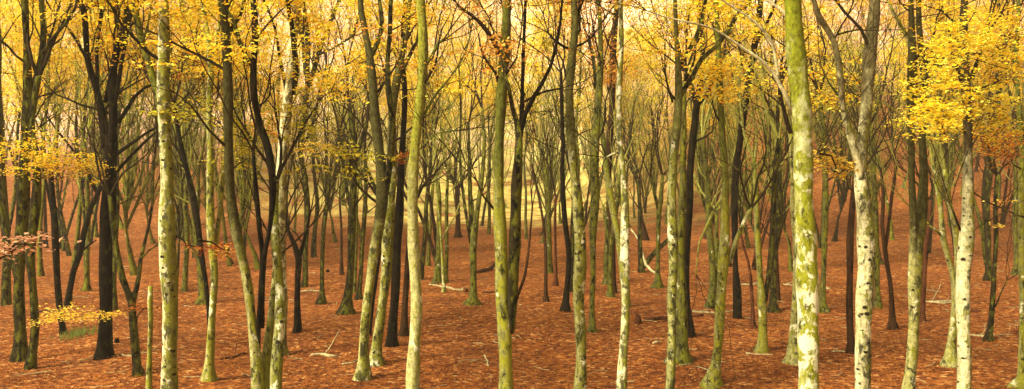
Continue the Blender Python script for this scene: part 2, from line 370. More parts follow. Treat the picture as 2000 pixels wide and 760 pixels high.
# ------------------------------------------------------------------ trees seen one by one
TREES = []     # (x, y, radius) kept clear when the wood behind is planted
def tree(label, mat, stems, d=None, group=None, ty=400, twig='twig', leaf=None, tw=1.0, drift=.5, kind='beech_tree', name_limbs=None, spr=None, lvl=None, top=True, partlabels=None):
    rng = np.random.default_rng(abs(hash(round(stems[0][0][0] * 7 + stems[0][0][1]))) % 99991)
    px0, py0, w0 = stems[0][0]
    if d is None:
        g = ground_at(px0, py0); d = g.y; seen = True; base = Vector((g.x, g.y, g.z))
    else:
        x = (px0 - CX) / FPX * d; base = Vector((x, d, float(hgt(x, d)))); seen = False
    TREES.append((base.x, base.y, px0, label))
    root = thing(kind, label, 'tree', base, group)
    tp = {'trunk': MB(), }; twigs = MB(); tips = []
    m_per_px = d / FPX
    lv = lvl if lvl is not None else (2 if d < 34 else 1)
    ph = rng.uniform(0, 6)
    spine = None
    for si, st in enumerate(stems):
        pts, rad = [], []
        L = 0; sgn = rng.choice([-1, 1]); prev = None
        d0 = d
        if si > 0 and spine is not None and st[0][1] < py0 - 25:
            zz = EYE + (HY - st[0][1]) * m_per_px
            k = int(np.argmin(np.abs(spine[:, 2] - zz))); d0 = spine[k, 1]
        elif si > 0: d0 = d + rng.uniform(-.25, .25)
        for (px, py, w) in st:
            if prev: L += math.hypot(px - prev[0], py - prev[1]) * m_per_px
            prev = (px, py)
            dd = d0 + (drift * math.sin(ph + L * .25) - drift * math.sin(ph) if si == 0 else sgn * L * rng.uniform(.12, .22))
            q = P(px, py, dd); pts.append([q.x, q.y, q.z]); rad.append(w / 2 * m_per_px)
        grounded = si == 0 or abs(st[0][1] - py0) < 25 or st[0][1] > 765
        step = max(.12, d * .010) if d < 30 else .45
        if grounded:
            zg = float(hgt(pts[0][0], pts[0][1]))
            if pts[0][2] > zg + .12: pts.insert(0, [pts[0][0], pts[0][1], zg]); rad.insert(0, rad[0] * 1.08)
            pts.insert(0, [pts[0][0], pts[0][1], pts[0][2] - .3]); rad.insert(0, rad[0])
        if top and st[-1][1] <= 12 and st[-1][2] >= 4:
            dr = unit(np.array(pts[-1]) - np.array(pts[-2])); h = 5.5 if st[-1][2] > 9 else 3
            dr = unit(dr + np.array([0, 0, .7]))
            for f, rr in ((.4, .78), (.75, .5), (1, .15)):
                q = np.array(pts[-1 if f == .4 else -1]) + dr * h * .34 + rng.normal(0, .12, 3); pts.append(q.tolist()); rad.append(max(rad[-1] * rr, .01))
        pth, rr = smooth_path(pts, rad, step)
        n = len(pth)
        wob = np.array([mnoise.noise_vector((si * 9 + base.x, i * step * .55, base.y)) for i in range(n)]) * np.clip(rr, .02, .12)[:, None] * .55
        wob[:2] = 0
        if si: wob[-1] = 0
        pth = pth + wob; rr = rr * (1 + .06 * np.sin(np.arange(n) * step * 2.3 + si))
        if si == 0: spine = pth.copy()
        sides = 16 if d < 24 else (10 if d < 45 else 7)
        if rr.max() < .03: sides = 6
        fl = None
        if grounded and (si == 0 or st[0][1] < 765):
            fl = (float(hgt(pth[0][0], pth[0][1])), .14, .10 + .55 * float(rr[0]), int(rng.integers(3, 6)))
        b = MB(); b.tube(pth, rr, sides, lump=.055 if sides > 7 else .03, seed=float(rng.uniform(0, 6)), flare=fl)
        mm = mat if isinstance(mat, str) else mat[min(si, len(mat) - 1)]
        o = b.build('trunk' if si == 0 or grounded else 'limb', M[mm], root, base)
        # side branches
        zt = EYE + (HY - ty) * m_per_px
        s_along = 0; nxt = rng.uniform(.1, .8)
        for i in range(1, n):
            s_along += np.linalg.norm(pth[i] - pth[i - 1])
            if s_along > nxt and pth[i][2] > zt and tw > 0:
                nxt = s_along + rng.uniform(.5, 1.3) / tw
                if rng.uniform() < .12: continue
                td = unit(pth[i] - pth[i - 1]); side = rng.normal(0, 1, 3); side[1] *= .8
                side = unit(side - td * side.dot(td)); a = rng.uniform(.5, 1.05)
                r = float(min(rr[i] * .34, .036)); r = max(r, .008)
                grow(twigs, pth[i], td * math.cos(a) + side * math.sin(a), rng.uniform(1.0, 2.6) * (.7 + r * 12), r, lv, rng, tips, sides=3, wig=.2)
        if st[-1][1] > 12 and top and tw > 0:
            for _ in range(3):
                td = unit(pth[-1] - pth[max(-3, -len(pth))]); dv = unit(td + rng.normal(0, .38, 3) + np.array([0, 0, .25]))
                grow(twigs, pth[-1] - td * .05, dv, rng.uniform(2.2, 3.6) * (1.2 if d > 30 else .8), float(rr[-1]) * .7, 2, rng, tips, sides=4, wig=.16)
    if twigs.n: twigs.build('twigs', M[twig], root, base)
    C = []
    if leaf:
        for lf in leaf if isinstance(leaf, list) else [leaf]:
            lm, cnt, ylo, yhi = lf; C = []
            cand = [t for t in tips if ylo <= HY - (t[2] - EYE) / (t[1] / FPX) <= yhi]
            if not cand: continue
            per = 26; k = max(1, int(cnt * 2.6) // per)
            for _ in range(k):
                t = cand[int(rng.integers(len(cand)))]
                C.append(spray(t + rng.normal(0, .12, 3), rng.uniform(.25, .7), rng.uniform(.25, .7), .035, per, rng))
            leaves_mesh('crown', np.concatenate(C), .075 + .0008 * d, LEAF[lm], root, base, rng)
    if spr:
        # leafy boughs of this tree: (px, py, half width px, half height px, leaf kind, count, depth offset, attach px, attach py)
        bt = MB(); groups = {}
        for (sx, sy, hw, hh, lk, cnt, off, ax, ay) in spr:
            D = d + off; mp = D / FPX; A = np.array(P(ax, ay, d)); E = np.array(P(sx, sy, D))
            a_ = hw * mp; h_ = max(hh * mp, .05); dp = min(a_, 1.1); nsub = max(4, cnt // 20)
            th_ = rng.uniform(0, 6.283, nsub); ra_ = rng.uniform(0, 1, nsub) ** .6
            cc = np.stack([np.cos(th_) * ra_ * a_, rng.uniform(-1, 1, nsub) * dp * .6, np.sin(th_) * ra_ * h_], 1)
            if h_ > .35: cc[:, 2] = np.round(cc[:, 2] / .26) * .26 + rng.normal(0, .085, nsub) - .14 * np.abs(cc[:, 0])   # leaves hang in tiers
            cc += E; cc = cc[np.argsort(np.linalg.norm((cc - A) * [1, 1, 2.5], axis=1))]
            nodes = [A]; ws = [.024]
            for q in cc:
                dist = [np.linalg.norm((q - n_) * [1, 1, 3]) for n_ in nodes[-60:]]; k = int(np.argmin(dist)); pn = nodes[-60:][k]
                w0 = max(.004, ws[-60:][k] * .86); ml = (pn + q) / 2 + rng.normal(0, .03, 3) + np.array([0, 0, .03])
                bt.tube([pn, ml, q], [w0, w0 * .8, w0 * .65], 4 if w0 > .01 else 3, cap=False)
                nodes.append(q); ws.append(w0 * .8)
            lay = []
            for q in cc:
                rx_ = rng.uniform(.10, .30) * (1 if h_ > .35 else 1.15); m_ = int(rng.integers(12, 30))
                C2 = spray(np.zeros(3), rx_, rx_ * rng.uniform(.6, 1), .022, m_, rng)
                tl = rng.normal(0, .24, 2); C2[:, 2] += C2[:, 0] * tl[0] + C2[:, 1] * tl[1]
                lay.append(C2 + q)
            groups.setdefault(lk, []).append(np.concatenate(lay))
        bt.build('bough', M['twig'], root, base)
        for lk, L_ in groups.items(): leaves_mesh('leaves', np.concatenate(L_), .068, LEAF[lk], root, base, rng, .38)
    return root

G0 = None
# far left
tree("dark mossy trunk at the left edge beside the twin dark trunks", 'dark', [[(12,596,17),(12,540,15),(14,500,16),(6,400,17),(3,330,16),(-2,200,14),(-5,0,12)]],
     spr=[(15,310,40,38,'gold',700,0,4,340),(20,120,50,30,'gold',500,1,-2,160)])
tree("dark trunk at far left that forks into a thick right arm high up", 'dark', [[(40,705,30),(41,680,25),(40,640,21),(38,560,20),(40,480,23),(46,400,23),(52,300,21),(57,200,20),(56,185,18),(52,100,13),(48,0,12)],
     [(58,188,15),(70,160,14),(82,110,12),(84,60,10),(80,0,9)], [(84,105,8),(100,78,7),(125,50,6),(148,15,5),(152,-5,4)], [(38,565,9),(22,510,8),(8,440,7),(-4,385,6)]],
     spr=[(70,300,80,46,'gold',1500,-1.5,55,330),(130,318,75,34,'gold',1300,-1.0,55,330),(150,330,50,22,'ochre',500,-1,60,350)], ty=300, leaf=('gold',900,-50,140))
tree("slim dark trunk with a pale mossy foot, leaning, at far left", ['dark','dark'], [[(59,722,24),(62,690,17),(67,640,15),(64,560,15),(60,500,17),(68,420,17),(72,345,16),(66,280,14),(64,240,12),(76,150,11)]],
     spr=[(148,617,74,17,'ochre',850,-1.4,66,612)], ty=250)
tree("dark slim trunk with a bent foot behind the yellow leaf spray", 'black', [[(124,652,15),(123,640,12),(118,600,11),(114,560,13),(110,500,13),(107,440,12),(104,400,11),(100,340,9),(98,300,7)],[(108,450,7),(98,400,5),(86,340,4),(80,290,3)]], ty=340, twig='twigolive')
tree("dark trunk leaning right and snapped off above the yellow spray", 'black', [[(132,600,15),(137,570,12),(144,530,12),(157,495,12),(165,450,11),(178,405,10),(190,378,9),(197,362,9)],[(190,378,7),(170,335,6),(140,290,5),(108,250,4),(90,225,3)],[(158,492,4),(175,478,3),(188,469,2)]], ty=300, top=False)
tree("straight olive trunk with a mossy foot left of the big dark fork", 'olive', [[(168,568,18),(169,556,10),(170,500,9),(172,420,9),(170,330,8),(165,280,6)]], ty=420, twig='twigolive')
tree("big black forked tree with many upright arms at left", 'black', [[(203,698,34),(203,680,26),(204,650,23),(206,600,23),(208,500,26),(210,400,28),(212,340,27),(214,290,26),(220,250,18),(221,200,16),(222,130,14),(236,68,14),(250,40,10),(263,8,8)],
     [(208,290,17),(203,245,15),(195,200,14),(182,155,12),(171,118,12),(168,60,11),(164,20,10),(154,-4,8)], [(165,22,8),(178,5,6),(182,-10,5)], [(190,180,8),(191,130,7),(191,85,7),(199,30,6),(200,-5,5)], [(206,200,9),(215,150,8),(224,112,8)],
     [(230,240,9),(245,218,8),(262,190,7),(282,172,5),(302,164,4)], [(226,302,8),(250,285,6),(282,262,5),(310,246,4)],[(228,335,7),(250,310,6),(285,275,5),(308,256,4)], [(170,118,5),(150,80,5),(130,52,4),(110,35,3),(90,0,3)], [(222,225,8),(232,160,8),(240,110,8),(248,60,8),(246,0,7)]],
     ty=240, leaf=[('gold',2200,-60,150),('orange',500,60,150)], tw=1.1)
tree("narrow dark trunk close behind the big black forked tree", 'dark', [[(223,606,12),(223,560,10),(225,500,10),(228,430,8),(230,380,7)]], ty=420)
tree("low brown trunk dividing into a Y beside the snag", ['dark','dark','dark'], [[(272,733,24),(270,715,17),(263,660,15),(258,615,15),(256,592,17),(248,570,13),(238,545,13),(231,510,12),(225,470,10),(220,425,9),(214,380,7)],
     [(258,590,12),(266,565,9),(272,540,8),(275,510,8),(284,470,6),(296,410,6),(298,350,5),(302,300,4)],[(276,505,4),(290,490,3),(305,480,2)]], ty=400,
     spr=[(283,598,24,14,'rust',120,-.5,266,640)])
tree("broken dead snag standing alone beside the first white trunk", 'pale', [[(290,800,13),(291,740,11),(292,680,9),(294,620,9),(293,590,10),(294,558,9)]], d=18.6, top=False, tw=0, kind='dead_snag')
tree("white trunk with black knots in its lower half, first white one from the left", ['white','olive'], [[(331,860,32),(331,760,30),(332,640,30),(330,540,31),(327,450,29),(323,350,26),(320,280,23),(321,200,22),(320,100,22),(320,0,20)],
     [(316,250,12),(306,190,13),(292,130,13),(279,80,14),(268,25,13),(262,-15,11)],[(278,85,5),(288,50,4),(296,10,4)]], d=17, ty=130, tw=.7, leaf=('gold',500,-60,120),
     spr=[(395,482,46,17,'rust',300,1.5,345,462),(436,492,16,10,'orange',130,1.7,390,470)])
tree("slender pale trunk with a curved foot right of the first white trunk", ['pale','pale'], [[(408,742,30),(409,722,21),(411,700,16),(415,620,14),(419,540,14),(413,480,16),(409,420,15),(410,360,14),(412,300,13),(409,200,12),(412,130,12),(406,70,10),(395,0,8)],
     [(417,520,9),(424,460,9),(431,400,9),(436,340,8),(440,300,6)],[(411,135,8),(420,90,7),(428,40,7),(425,0,6)]], ty=220, tw=.8, leaf=('gold',700,-60,140))
tree("mossy trunk with spreading foot behind the slender pale trunk", 'olive', [[(397,593,26),(395,578,18),(392,550,15),(388,500,15),(383,460,14),(378,400,12),(366,340,10),(351,290,8),(340,240,6)],[(382,455,8),(388,400,7),(387,340,7),(396,290,6),(405,225,5)]], ty=420, twig='twigolive')
tree("thin black stem slanting behind the slender pale trunk", 'black', [[(409,660,6),(407,610,7),(403,560,9),(397,520,10),(386,445,13),(376,385,13),(361,315,11),(348,255,9),(340,200,7)],[(378,390,8),(368,350,7),(352,300,6),(342,285,5)]], ty=340)
tree("short stout mossy trunk between the first white trunk and its neighbour", 'olive', [[(360,569,14),(361,555,11),(362,520,10),(364,450,10),(362,400,9),(366,340,7)]], ty=430, twig='twigolive')
# clump near 520
tree("pale clump of stems joined low down, left of the smooth white trunk", ['pale_dark_top','black','black','pale','spot','dark','dark','dark'], [[(507,830,32),(504,790,28),(501,740,25),(496,680,20),(489,620,19),(482,560,19),(472,500,19),(462,450,19),(455,400,18),(450,330,17),(448,250,18),(446,180,18),(440,100,17),(436,40,17),(431,0,15)],
     [(505,690,9),(504,650,9),(507,600,9),(510,550,10),(512,500,10),(506,445,10),(502,395,9),(498,340,7),(494,290,6)],
     [(512,640,8),(514,560,10),(517,500,11),(525,460,9),(530,420,10),(533,370,13),(530,325,14),(522,285,14),(509,245,12),(496,190,13),(494,126,12),(497,80,12),(493,0,10)],
     [(518,840,30),(517,790,26),(517,740,22),(521,690,18),(527,640,15),(532,590,12),(536,540,9),(537,500,6)],
     [(542,840,28),(541,790,25),(539,740,23),(541,680,23),(544,620,20),(545,560,18),(541,500,19),(538,450,18),(537,400,14),(541,350,10)],[(493,130,10),(480,108,9),(467,78,8),(457,42,7),(441,15,5)],[(440,95,8),(452,55,7),(470,30,6),(478,0,5)]],
     d=17.5, ty=300, tw=.8, leaf=[('olive',700,200,330),('gold',600,-60,140)], partlabels=None, spr=[(480,285,42,42,'olive',900,.8,455,330),(515,240,42,32,'orange',500,2.0,505,260)])
tree("smooth white trunk rising behind the pale clump of joined stems", ['cream','black'], [[(549,693,26),(551,650,19),(552,600,19),(548,520,20),(545,450,21),(548,380,22),(553,300,21),(558,230,20),(566,160,18),(572,100,16),(578,50,17),(583,-5,16)],
     [(572,185,10),(578,150,11),(575,100,10),(570,50,9),(562,0,8)],[(562,215,7),(556,160,7),(545,110,6),(538,60,5),(520,10,4)]], ty=120, tw=.6, leaf=('gold',700,-60,110),
     spr=[(618,287,48,9,'ochre',420,-.6,556,292)])
tree("short dark trunk ending in two bare arms, yellow moss at its foot", 'black', [[(580,650,18),(580,636,14),(580,600,12),(582,540,12),(583,505,13),(575,478,10),(562,450,7),(556,430,6)],[(583,505,10),(592,478,7),(600,445,5),(606,415,4)]], ty=480)
tree("tall dark lyre-shaped fork right of the smooth white trunk", 'dark', [[(594,560,15),(595,545,11),(596,500,11),(599,430,11),(598,380,11),(591,330,11),(585,300,11),(588,270,12),(597,197,12),(601,168,12),(599,138,11),(602,90,10),(597,35,9),(590,-5,8)],
     [(601,170,11),(611,146,10),(622,107,9),(636,67,8),(650,30,7),(665,-5,6)],[(597,145,8),(594,110,8),(590,70,7)],[(622,107,5),(650,95,4),(690,70,4)],[(587,298,7),(598,275,8),(612,240,6),(620,200,5)]], ty=330, leaf=('gold',1600,-50,170), spr=[(660,232,62,34,'olive',1500,2,600,260)])
tree("thin straight trunk leaning a little right, with a splayed foot", 'dark', [[(627,594,20),(628,575,10),(628,560,9),(630,500,9),(632,440,8),(637,400,8),(642,350,6),(647,305,5)]], ty=420)
tree("thin trunk far back behind the lyre-shaped fork", 'dark', [[(613,503,12),(616,450,9),(620,400,8),(615,340,7),(612,300,6)]], ty=420, twig='twigolive')
tree("dark trunk on spreading roots left of the leaning pair", 'dark', [[(676,613,36),(677,600,24),(679,580,17),(683,540,15),(685,480,15),(688,420,14),(691,360,14),(692,300,12),(686,240,9),(680,190,7)],[(692,320,9),(704,280,8),(716,240,6)],[(688,420,7),(676,370,6),(668,310,6),(662,260,5)]], ty=430)
tree("slim dark trunk just right of the one on spreading roots", 'dark', [[(701,584,16),(701,570,10),(704,540,9),(707,480,9),(712,420,9),(716,350,8),(713,300,6)]], ty=420)
tree("thin mossy pole between two dark trunks left of the leaning pair", 'olive', [[(691,572,8),(694,500,8),(696,400,7),(700,340,5)]], ty=420, twig='twigolive')
tree("very thin pole far back left of the dark trunk on spreading roots", 'brown', [[(667,536,8),(667,500,5),(666,440,5),(663,390,4)]], ty=430)
# leaning pair
tree("pale smooth trunk leaning right, left one of the leaning pair", ['pale_dark_top','dark'], [[(708,740,34),(708,722,26),(709,700,20),(712,640,18),(718,580,18),(726,520,19),(735,465,21),(742,420,23),(746,370,24),(741,310,22),(733,240,19),(730,190,17),(727,150,16),(721,100,15),(712,50,14),(704,-5,12)],
     [(726,108,10),(737,85,9),(746,50,9),(740,-5,8)],[(745,400,10),(722,340,6),(700,290,5),(680,265,4)],[(752,380,14),(763,300,14),(768,240,12),(760,180,11),(757,120,9),(762,60,9),(764,-5,8)]], ty=300, tw=.7, leaf=('gold',1300,-50,180))
tree("spotted mossy trunk with a black hole, right one of the leaning pair", ['spot','dark'], [[(735,711,36),(737,695,24),(739,670,18),(743,640,18),(748,590,19),(755,530,21),(758,460,24),(760,400,22),(766,350,18),(763,300,18),(764,250,17),(769,200,16),(776,150,15),(785,105,12),(795,50,10),(801,-5,9)],
     [(770,195,9),(782,150,8),(800,110,8),(815,80,6)]], ty=290, tw=.8, leaf=('gold',900,-50,180), spr=[(786,308,20,18,'rust',200,0,764,320)])
tree("thin dark stem squeezed in between the leaning pair", 'black', [[(722,655,8),(727,600,8),(735,540,9),(742,470,10),(748,400,9)]], ty=300, tw=.5)
tree("black upright trunk close behind the leaning pair", 'black', [[(765,676,26),(767,655,19),(768,620,17),(771,560,18),(774,500,18),(778,440,18),(781,380,16),(784,320,14),(788,260,12),(790,180,10),(786,100,9),(792,0,8)]], ty=260, leaf=('gold',600,-50,150))
tree("slim dark trunk leaning right just left of the smooth pale trunk", 'brown', [[(789,656,20),(791,640,14),(793,600,12),(796,540,11),(798,490,11),(801,440,9),(804,400,8)]], ty=420)
tree("smooth pale curving trunk, green with moss higher up", ['smooth_mossed','mossy'], [[(808,850,30),(807,800,27),(807,760,26),(810,700,25),(814,640,24),(816,600,24),(812,540,23),(808,480,22),(806,430,20),(806,380,20),(808,330,20),(812,280,20),(817,230,19),(822,170,18),(825,110,19),(824,50,19),(821,-5,18)],[(828,132,7),(842,112,6),(856,85,6),(868,76,4)],[(826,228,5),(848,190,5),(880,150,4),(905,110,4),(920,60,3)],[(822,290,4),(850,262,3),(890,255,3)]], d=17.6, ty=180, tw=.7, drift=0)
tree("slim dark trunk right behind the smooth pale curving trunk", 'dark', [[(823,546,10),(826,500,9),(830,450,9),(832,400,8),(838,350,7),(842,300,6)]], ty=420)
tree("pair of straight mossy stems standing left of the fallen pale log", 'olive', [[(855,553,20),(855,540,13),(856,500,10),(858,430,9),(857,380,8),(852,330,7)],[(871,542,10),(872,450,7),(873,380,6),(876,320,5)]], ty=410, twig='twigolive')
tree("thin pale pole rising from behind the fallen pale log", 'pale', [[(867,571,10),(867,555,6),(865,520,6),(862,470,5),(858,420,5),(852,370,4)],[(862,470,3),(878,440,3),(890,420,2)]], ty=400, twig='twigolive')
tree("slim olive pole just left of the mossy pair by the pale log", 'olive', [[(836,520,10),(838,480,7),(842,420,7),(846,360,6)]], ty=420, twig='twigolive')
tree("lone dark stem standing where red leaves meet green grass", 'brown', [[(895,464,16),(895,452,11),(895,430,10),(894,400,10),(893,368,10)],[(894,372,5),(902,355,4),(908,335,3)],[(893,372,4),(886,358,3)]], ty=360)
tree("vase-shaped tree spreading into three upright stems beside a fallen log", ['olive','dark'], [[(923,594,36),(923,580,18),(924,560,13),(925,530,13),(925,490,15),(926,462,16),(931,420,10),(936,380,9),(943,330,8),(946,270,7),(942,210,5)],
     [(923,470,10),(920,420,9),(918,370,9),(917,300,6),(915,240,5)],[(920,475,8),(912,430,7),(905,380,6),(898,310,5),(900,210,4),(896,130,3)]], ty=400)
tree("mossy yellow-green trunk split lengthwise, with a dark twin at its right", ['mossy','dark','black','black','brown'], [[(989,850,34),(988,800,31),(987,760,28),(988,700,27),(988,640,28),(985,580,28),(982,520,24),(978,460,24),(975,400,22),(975,340,22),(976,280,20),(979,220,20),(982,160,19),(985,100,18),(988,50,18),(988,-5,17)],
     [(999,650,12),(1002,590,18),(1004,540,22),(1006,480,24),(1008,420,22),(1010,360,20),(1013,310,17),(1014,275,14),(1009,240,10),(1000,210,9),(991,165,8),(985,145,6)],
     [(1015,275,12),(1019,225,9),(1020,170,8),(1022,100,7),(1024,40,6),(1026,-5,5)],[(1018,255,11),(1025,225,10),(1041,190,9),(1060,160,8),(1075,130,7),(1086,90,6),(1094,50,5),(1099,-5,4)],
     [(1003,600,9),(1012,575,7),(1023,545,6),(1031,500,5),(1037,440,4),(1040,400,3)],[(977,105,11),(963,78,10),(946,52,8),(920,28,6),(888,2,5)],[(966,410,5),(945,385,4),(930,350,3)],[(1022,200,5),(1060,180,4),(1100,172,3)]], d=17, ty=190, tw=.9, leaf=[('orange',350,-40,110)])
tree("thin pole standing alone right of the mossy split trunk", 'brown', [[(1067,589,13),(1067,575,8),(1067,530,7),(1065,480,6),(1060,430,5),(1050,370,4),(1038,320,3)]], ty=420, twig='twigolive')
tree("mossy trunk opening like a fan right of the mossy split trunk", 'olive', [[(1073,533,17),(1072,515,12),(1072,480,10),(1071,430,11),(1070,392,12),(1066,340,6),(1055,290,5)],[(1072,392,7),(1076,330,6),(1081,280,5)],[(1072,430,5),(1090,380,4),(1102,330,3)]], ty=420, twig='twigolive')
tree("very thin reddish pole with a tiny crook, left of the dark leaning trunk", 'rot', [[(1085,558,12),(1085,545,7),(1085,500,5),(1084,430,5),(1085,380,4)]], ty=420)
tree("dark trunk bending left, with a yellow mossy foot", 'black', [[(1104,608,20),(1106,590,14),(1108,560,11),(1110,500,11),(1104,440,11),(1100,380,10),(1098,330,9),(1100,280,8),(1098,200,7),(1095,140,5)]], ty=320)
tree("dark slim trunk tucked behind the spotted grey trunk's left side", 'dark', [[(1117,569,15),(1117,550,9),(1118,500,8),(1119,440,8),(1120,400,6),(1118,350,5)]], ty=420)
tree("spotted grey-green trunk with painted shade down its right side", ['spot','black'], [[(1130,850,29),(1131,800,27),(1133,760,24),(1136,700,22),(1137,640,22),(1134,580,23),(1135,520,22),(1134,460,21),(1130,400,20),(1126,350,20),(1120,300,19),(1115,250,18),(1112,180,15),(1116,120,15),(1122,60,14),(1119,-5,12)],
     [(1123,40,8),(1132,18,6),(1141,-8,5)],[(1113,97,5),(1096,88,5),(1080,75,4),(1068,62,3)],[(1118,92,4),(1138,86,4),(1160,70,3)]], d=18.2, ty=200, tw=.7)
tree("tall dark trunk just right of the spotted grey-green one", ['olive','dark'], [[(1157,648,17),(1157,630,12),(1156,600,10),(1158,540,10),(1158,480,14),(1160,430,16),(1163,380,18),(1161,330,18),(1163,280,17),(1166,220,15),(1170,160,13),(1172,120,13),(1172,60,10),(1169,-5,8)],
     [(1163,170,7),(1160,110,6),(1150,75,4)]], ty=300, leaf=('orange',500,-50,140))
tree("straight mossy trunk with a flared foot left of the slender white trunk", 'olive', [[(1184,556,18),(1184,542,11),(1184,500,10),(1186,430,9),(1188,370,8),(1180,310,6)]], ty=430, twig='twigolive')
tree("mossy trunk forking low, second left of the slender white trunk", 'olive', [[(1192,580,18),(1192,565,10),(1192,540,9),(1192,490,9),(1198,440,8),(1205,400,7),(1208,340,5)],[(1192,480,6),(1183,440,5),(1178,400,4)]], ty=420, twig='twigolive')
tree("slender white peeling trunk, slimmest of the white trunks", ['patch'], [[(1209,850,21),(1212,800,20),(1214,760,19),(1218,700,19),(1222,640,18),(1223,580,18),(1221,520,18),(1222,460,17),(1222,400,15),(1218,340,13),(1212,290,11),(1210,230,11),(1211,160,11),(1213,90,10),(1212,-5,9)],
     [(1216,310,5),(1206,298,5),(1195,301,4),(1180,310,3)]], d=17.3, ty=150, tw=.8, leaf=('orange',350,-40,130))
tree("mossy trunk slanting left behind the slender white peeling trunk", 'mossy', [[(1224,600,16),(1222,560,14),(1212,490,14),(1198,420,13),(1189,370,12),(1181,310,11),(1174,250,9),(1168,190,7)]], ty=330, tw=.7)
tree("dark upright trunk behind the top of the slender white trunk", 'brown', [[(1199,572,12),(1199,500,10),(1195,430,11),(1190,360,12),(1190,280,12),(1195,200,12),(1199,100,12),(1203,40,10),(1206,-5,9)]], ty=260, leaf=('orange',800,-50,170))
tree("slim trunk with the leaning dead log propped behind it", 'dark', [[(1253,533,15),(1252,515,11),(1251,480,9),(1250,430,8),(1248,390,7),(1244,350,5)]], ty=430)
tree("small dark trunk higher on the slope above the propped log", 'brown', [[(1259,469,18),(1256,450,13),(1252,430,10),(1249,395,8),(1248,360,6)]], ty=430)
tree("straight trunk with a low left arm, right of the propped log", 'olive', [[(1284,561,24),(1284,548,12),(1284,530,9),(1285,480,9),(1286,420,9),(1290,390,8),(1294,340,6)],[(1286,410,6),(1277,375,5),(1270,345,4)]], ty=420)
tree("grey spotted trunk that sends a long arm up to the right", ['spot','dark'], [[(1304,850,24),(1306,800,20),(1308,760,18),(1310,700,17),(1313,640,17),(1312,580,18),(1315,520,19),(1313,460,20),(1312,400,19),(1313,340,18),(1317,280,17),(1322,220,16),(1325,180,16),(1325,130,12),(1321,70,10),(1318,-5,8)],
     [(1328,190,11),(1338,172,10),(1352,150,9),(1370,115,9),(1397,92,9),(1422,58,9),(1442,25,8),(1472,-8,7)],[(1326,130,8),(1346,97,9),(1366,55,9),(1379,-5,8)],[(1314,200,5),(1302,160,4),(1298,120,3)]], d=18, ty=200, tw=.8, leaf=('gold',500,-30,150))
tree("thick mossy trunk with a wide foot behind the grey spotted trunk", 'olive', [[(1327,707,48),(1327,692,32),(1328,670,24),(1329,620,22),(1330,560,22),(1328,500,20),(1328,440,18),(1332,380,14),(1333,300,13),(1335,220,10),(1338,160,8)]], ty=240, tw=.7)
tree("dark trunk right of the thick mossy one, forking high up", 'black', [[(1346,658,26),(1345,635,19),(1342,600,15),(1340,540,16),(1340,480,17),(1343,420,17),(1347,360,16),(1352,300,15),(1357,240,14),(1361,200,14),(1369,150,10),(1372,100,9),(1368,30,7),(1370,-5,6)],[(1359,205,9),(1350,165,8),(1338,140,6)],[(1360,210,7),(1380,185,6),(1392,160,5)]], ty=300, leaf=('gold',900,-50,170))
tree("trunk in two dark stems left of the mossy curved trunk", 'olive', [[(1389,602,24),(1390,585,17),(1392,560,14),(1391,500,13),(1386,440,13),(1383,380,12),(1378,320,9),(1372,270,7)],[(1396,585,11),(1400,530,10),(1398,470,9),(1400,410,8)]], ty=430, twig='twigolive')
tree("mossy trunk curving up from a green foot, pale down its left side", ['mossy','pale'], [[(1390,753,44),(1393,738,28),(1398,715,19),(1403,680,17),(1408,620,19),(1412,560,20),(1414,520,21),(1416,460,19),(1416,400,16),(1418,340,14),(1413,280,13),(1408,200,12),(1405,130,12),(1401,60,10),(1399,-5,9)],
     [(1424,520,12),(1431,490,10),(1441,460,9),(1455,430,8),(1468,404,7)],[(1403,395,4),(1390,420,5),(1378,445,5),(1366,470,4),(1361,510,3),(1359,540,2)]], ty=260, tw=.8, leaf=('gold',900,-50,200))
tree("dark trunk leaning right between the mossy curved trunk and big trunk", 'black', [[(1440,562,16),(1438,530,12),(1436,480,12),(1434,400,13),(1438,330,14),(1443,290,14),(1452,205,14),(1460,166,13),(1470,110,13),(1480,40,12),(1486,-5,10)],[(1471,95,8),(1488,65,7),(1507,25,6),(1518,-5,5)],[(1462,160,5),(1450,130,4),(1445,90,3)]], ty=280, d=29.5, leaf=('gold',900,-50,190))
tree("thin crooked reddish stem with two bare arms", 'rot', [[(1471,641,13),(1471,625,9),(1470,600,7),(1466,540,6),(1461,510,6),(1451,478,5),(1446,450,4)],[(1470,520,5),(1476,495,4),(1480,470,3)]], ty=480, tw=.7)
tree("low-forked mossy trunk with pale stripes on its foot", ['mossy','dark','mossy'], [[(1487,687,30),(1489,672,20),(1490,650,16),(1490,620,16),(1489,590,19),(1485,540,13),(1482,480,12),(1478,420,11),(1475,360,9),(1472,310,7)],[(1493,590,11),(1499,550,10),(1505,500,11),(1509,440,11),(1512,390,10),(1516,330,9),(1522,270,7)]], ty=400, twig='twigolive')
tree("dark trunk close behind the low-forked mossy one", 'dark', [[(1511,609,24),(1511,590,14),(1511,560,12),(1513,500,12),(1518,440,12),(1521,380,10),(1523,300,9),(1520,240,7)]], ty=400)
tree("thin dark pole left of the thick mossy trunk's pale neighbour", 'brown', [[(1520,589,9),(1519,540,6),(1517,490,5)]], ty=440, tw=.6)
